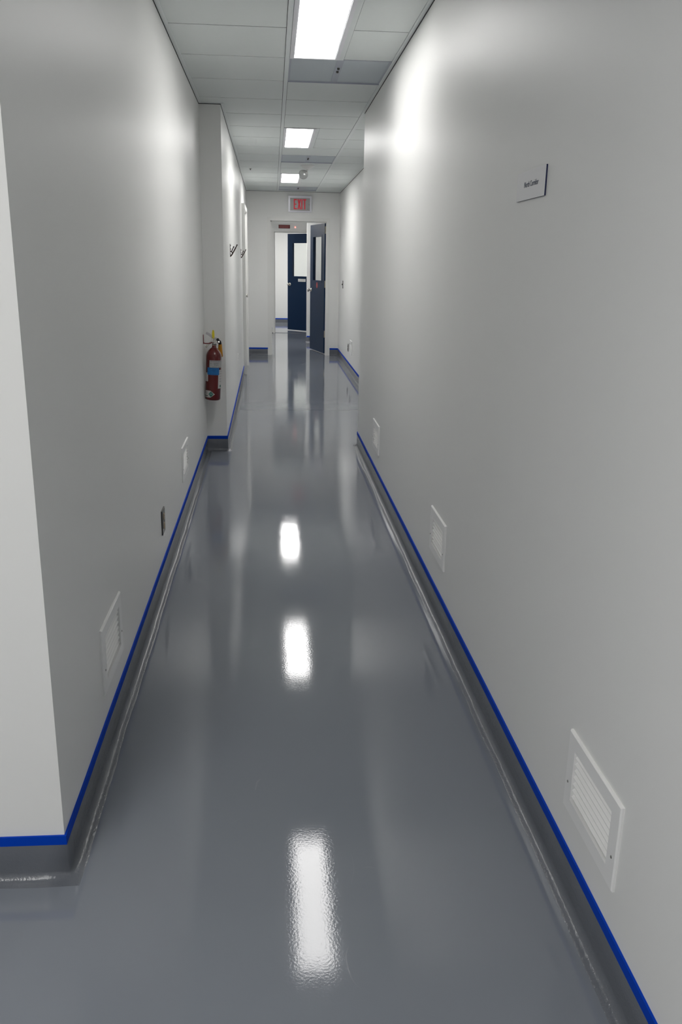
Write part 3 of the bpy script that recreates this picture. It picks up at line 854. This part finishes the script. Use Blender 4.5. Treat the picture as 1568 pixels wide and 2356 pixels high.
bm = B(); patch(bm, None, -22, 2, 0.0445, 0.049, R0 + 0.0015, 0, 4); patch(bm, None, -15, -5, 0.054, 0.056, R0 + 0.0015, 0, 3)
obj('diamond_print', bm, M['inklight'], gl)
bm = B(); patch(bm, None, -80, -35, 0.031, 0.037, R0 + 0.0011, 0, 6)
obj('black_bar', bm, M['ink'], gl)
bm = B(); patch(bm, None, 60, 80, 0.098, 0.116, R0 + 0.0012, 0, 6)
obj('green_square', bm, M['labelgreen'], ext)

# wall bracket
br = empty('extinguisher_bracket', 'dark red wire bracket on the left wall holding the fire extinguisher', 'bracket', (XL(6.38), 6.38, 0.845))
bm = bbox(0, 0.004, -0.012, 0.012, -0.006, 0.062, 0.001)
obj('wall_plate', bm, M['bracketred'], br)
bm = B(); tube(bm, curve_pts([(0.003, -0.006, 0.004), (0.012, -0.010, -0.001), (0.045, -0.022, 0.000), (0.060, -0.027, 0.004), (0.068, -0.028, 0.008)]), 0.0038, 10)
obj('arm', bm, M['bracketred'], br, True)

# ---------------------------------------------------------------- floor details
def scuff(pts, wid):
    bm = B(); P = curve_pts([(x, y, 0) for x, y in pts], 8); rows = []
    for i, p in enumerate(P):
        d = (P[min(i + 1, len(P) - 1)] - P[max(i - 1, 0)]).normalized(); n = Vector((-d.y, d.x, 0))
        w_ = wid * math.sin(PI * (i + 0.3) / (len(P) - 0.4)) / 2
        rows.append([bm.verts.new((p.x + n.x * w_, p.y + n.y * w_, 0.0004)), bm.verts.new((p.x - n.x * w_, p.y - n.y * w_, 0.0004))])
    for a, b2 in zip(rows, rows[1:]): bm.faces.new((a[0], b2[0], b2[1], a[1]))
    obj('scuff_mark', bm, M['scuff'], floor)
scuff([(-0.040, 2.11), (-0.051, 2.094), (-0.057, 2.049)], 0.006)
scuff([(0.157, 1.483), (0.148, 1.447), (0.155, 1.394), (0.169, 1.368)], 0.0025)
scuff([(0.245, 1.72), (0.229, 1.726), (0.213, 1.724)], 0.002)
scuff([(0.188, 1.791), (0.190, 1.72), (0.176, 1.661)], 0.0012)
scuff([(-0.085, 1.938), (-0.129, 1.904)], 0.0012)
scuff([(0.395, 12.509), (0.440, 12.60), (0.502, 12.803)], 0.012)

# ---------------------------------------------------------------- camera, world, colour
cam = bpy.data.cameras.new('camera'); co = bpy.data.objects.new('camera', cam); COL.objects.link(co)
r = Vector((0.99683927, -0.07752268, 0.01736944)); u = Vector((0.00517634, 0.2815501, 0.95953257)); f = Vector((0.07927591, 0.95640984, -0.28106148))
co.matrix_world = Matrix(((r.x, u.x, -f.x, 0), (r.y, u.y, -f.y, 0), (r.z, u.z, -f.z, 1.4149), (0, 0, 0, 1)))
cam.sensor_fit = 'VERTICAL'; cam.sensor_height = 36.0; cam.lens = 1939.2757 / 2356 * 36.0
cam.clip_start = 0.02; cam.clip_end = 100
scn.camera = co
wd = bpy.data.worlds.new('world'); scn.world = wd; wd.use_nodes = True
wd.node_tree.nodes['Background'].inputs[0].default_value = (0.5, 0.5, 0.5, 1); wd.node_tree.nodes['Background'].inputs[1].default_value = 0.0
vs = scn.view_settings
vs.view_transform = 'Standard'; vs.look = 'None'; vs.gamma = 1.0; vs.use_curve_mapping = False
vs.exposure = 0.30
# faint construction seams across the coated floor
def floor_seams():
    nt = M['floor'].node_tree; b = nt.nodes['Principled BSDF']
    src = b.inputs['Base Color'].links[0].from_socket
    geo = nt.nodes.new('ShaderNodeNewGeometry'); sep = nt.nodes.new('ShaderNodeSeparateXYZ')
    nt.links.new(geo.outputs['Position'], sep.inputs[0])
    acc = None
    for y in (12.727, 8.478):
        c = nt.nodes.new('ShaderNodeMath'); c.operation = 'COMPARE'
        c.inputs[1].default_value = y; c.inputs[2].default_value = 0.006
        nt.links.new(sep.outputs['Y'], c.inputs[0])
        if acc is None: acc = c.outputs[0]
        else:
            m = nt.nodes.new('ShaderNodeMath'); m.operation = 'MAXIMUM'
            nt.links.new(acc, m.inputs[0]); nt.links.new(c.outputs[0], m.inputs[1]); acc = m.outputs[0]
    mx = nt.nodes.new('ShaderNodeMix'); mx.data_type = 'RGBA'
    mx.inputs['B'].default_value = (0.06, 0.066, 0.075, 1)
    nt.links.new(acc, mx.inputs['Factor']); nt.links.new(src, mx.inputs['A'])
    nt.links.new(mx.outputs['Result'], b.inputs['Base Color'])
floor_seams()
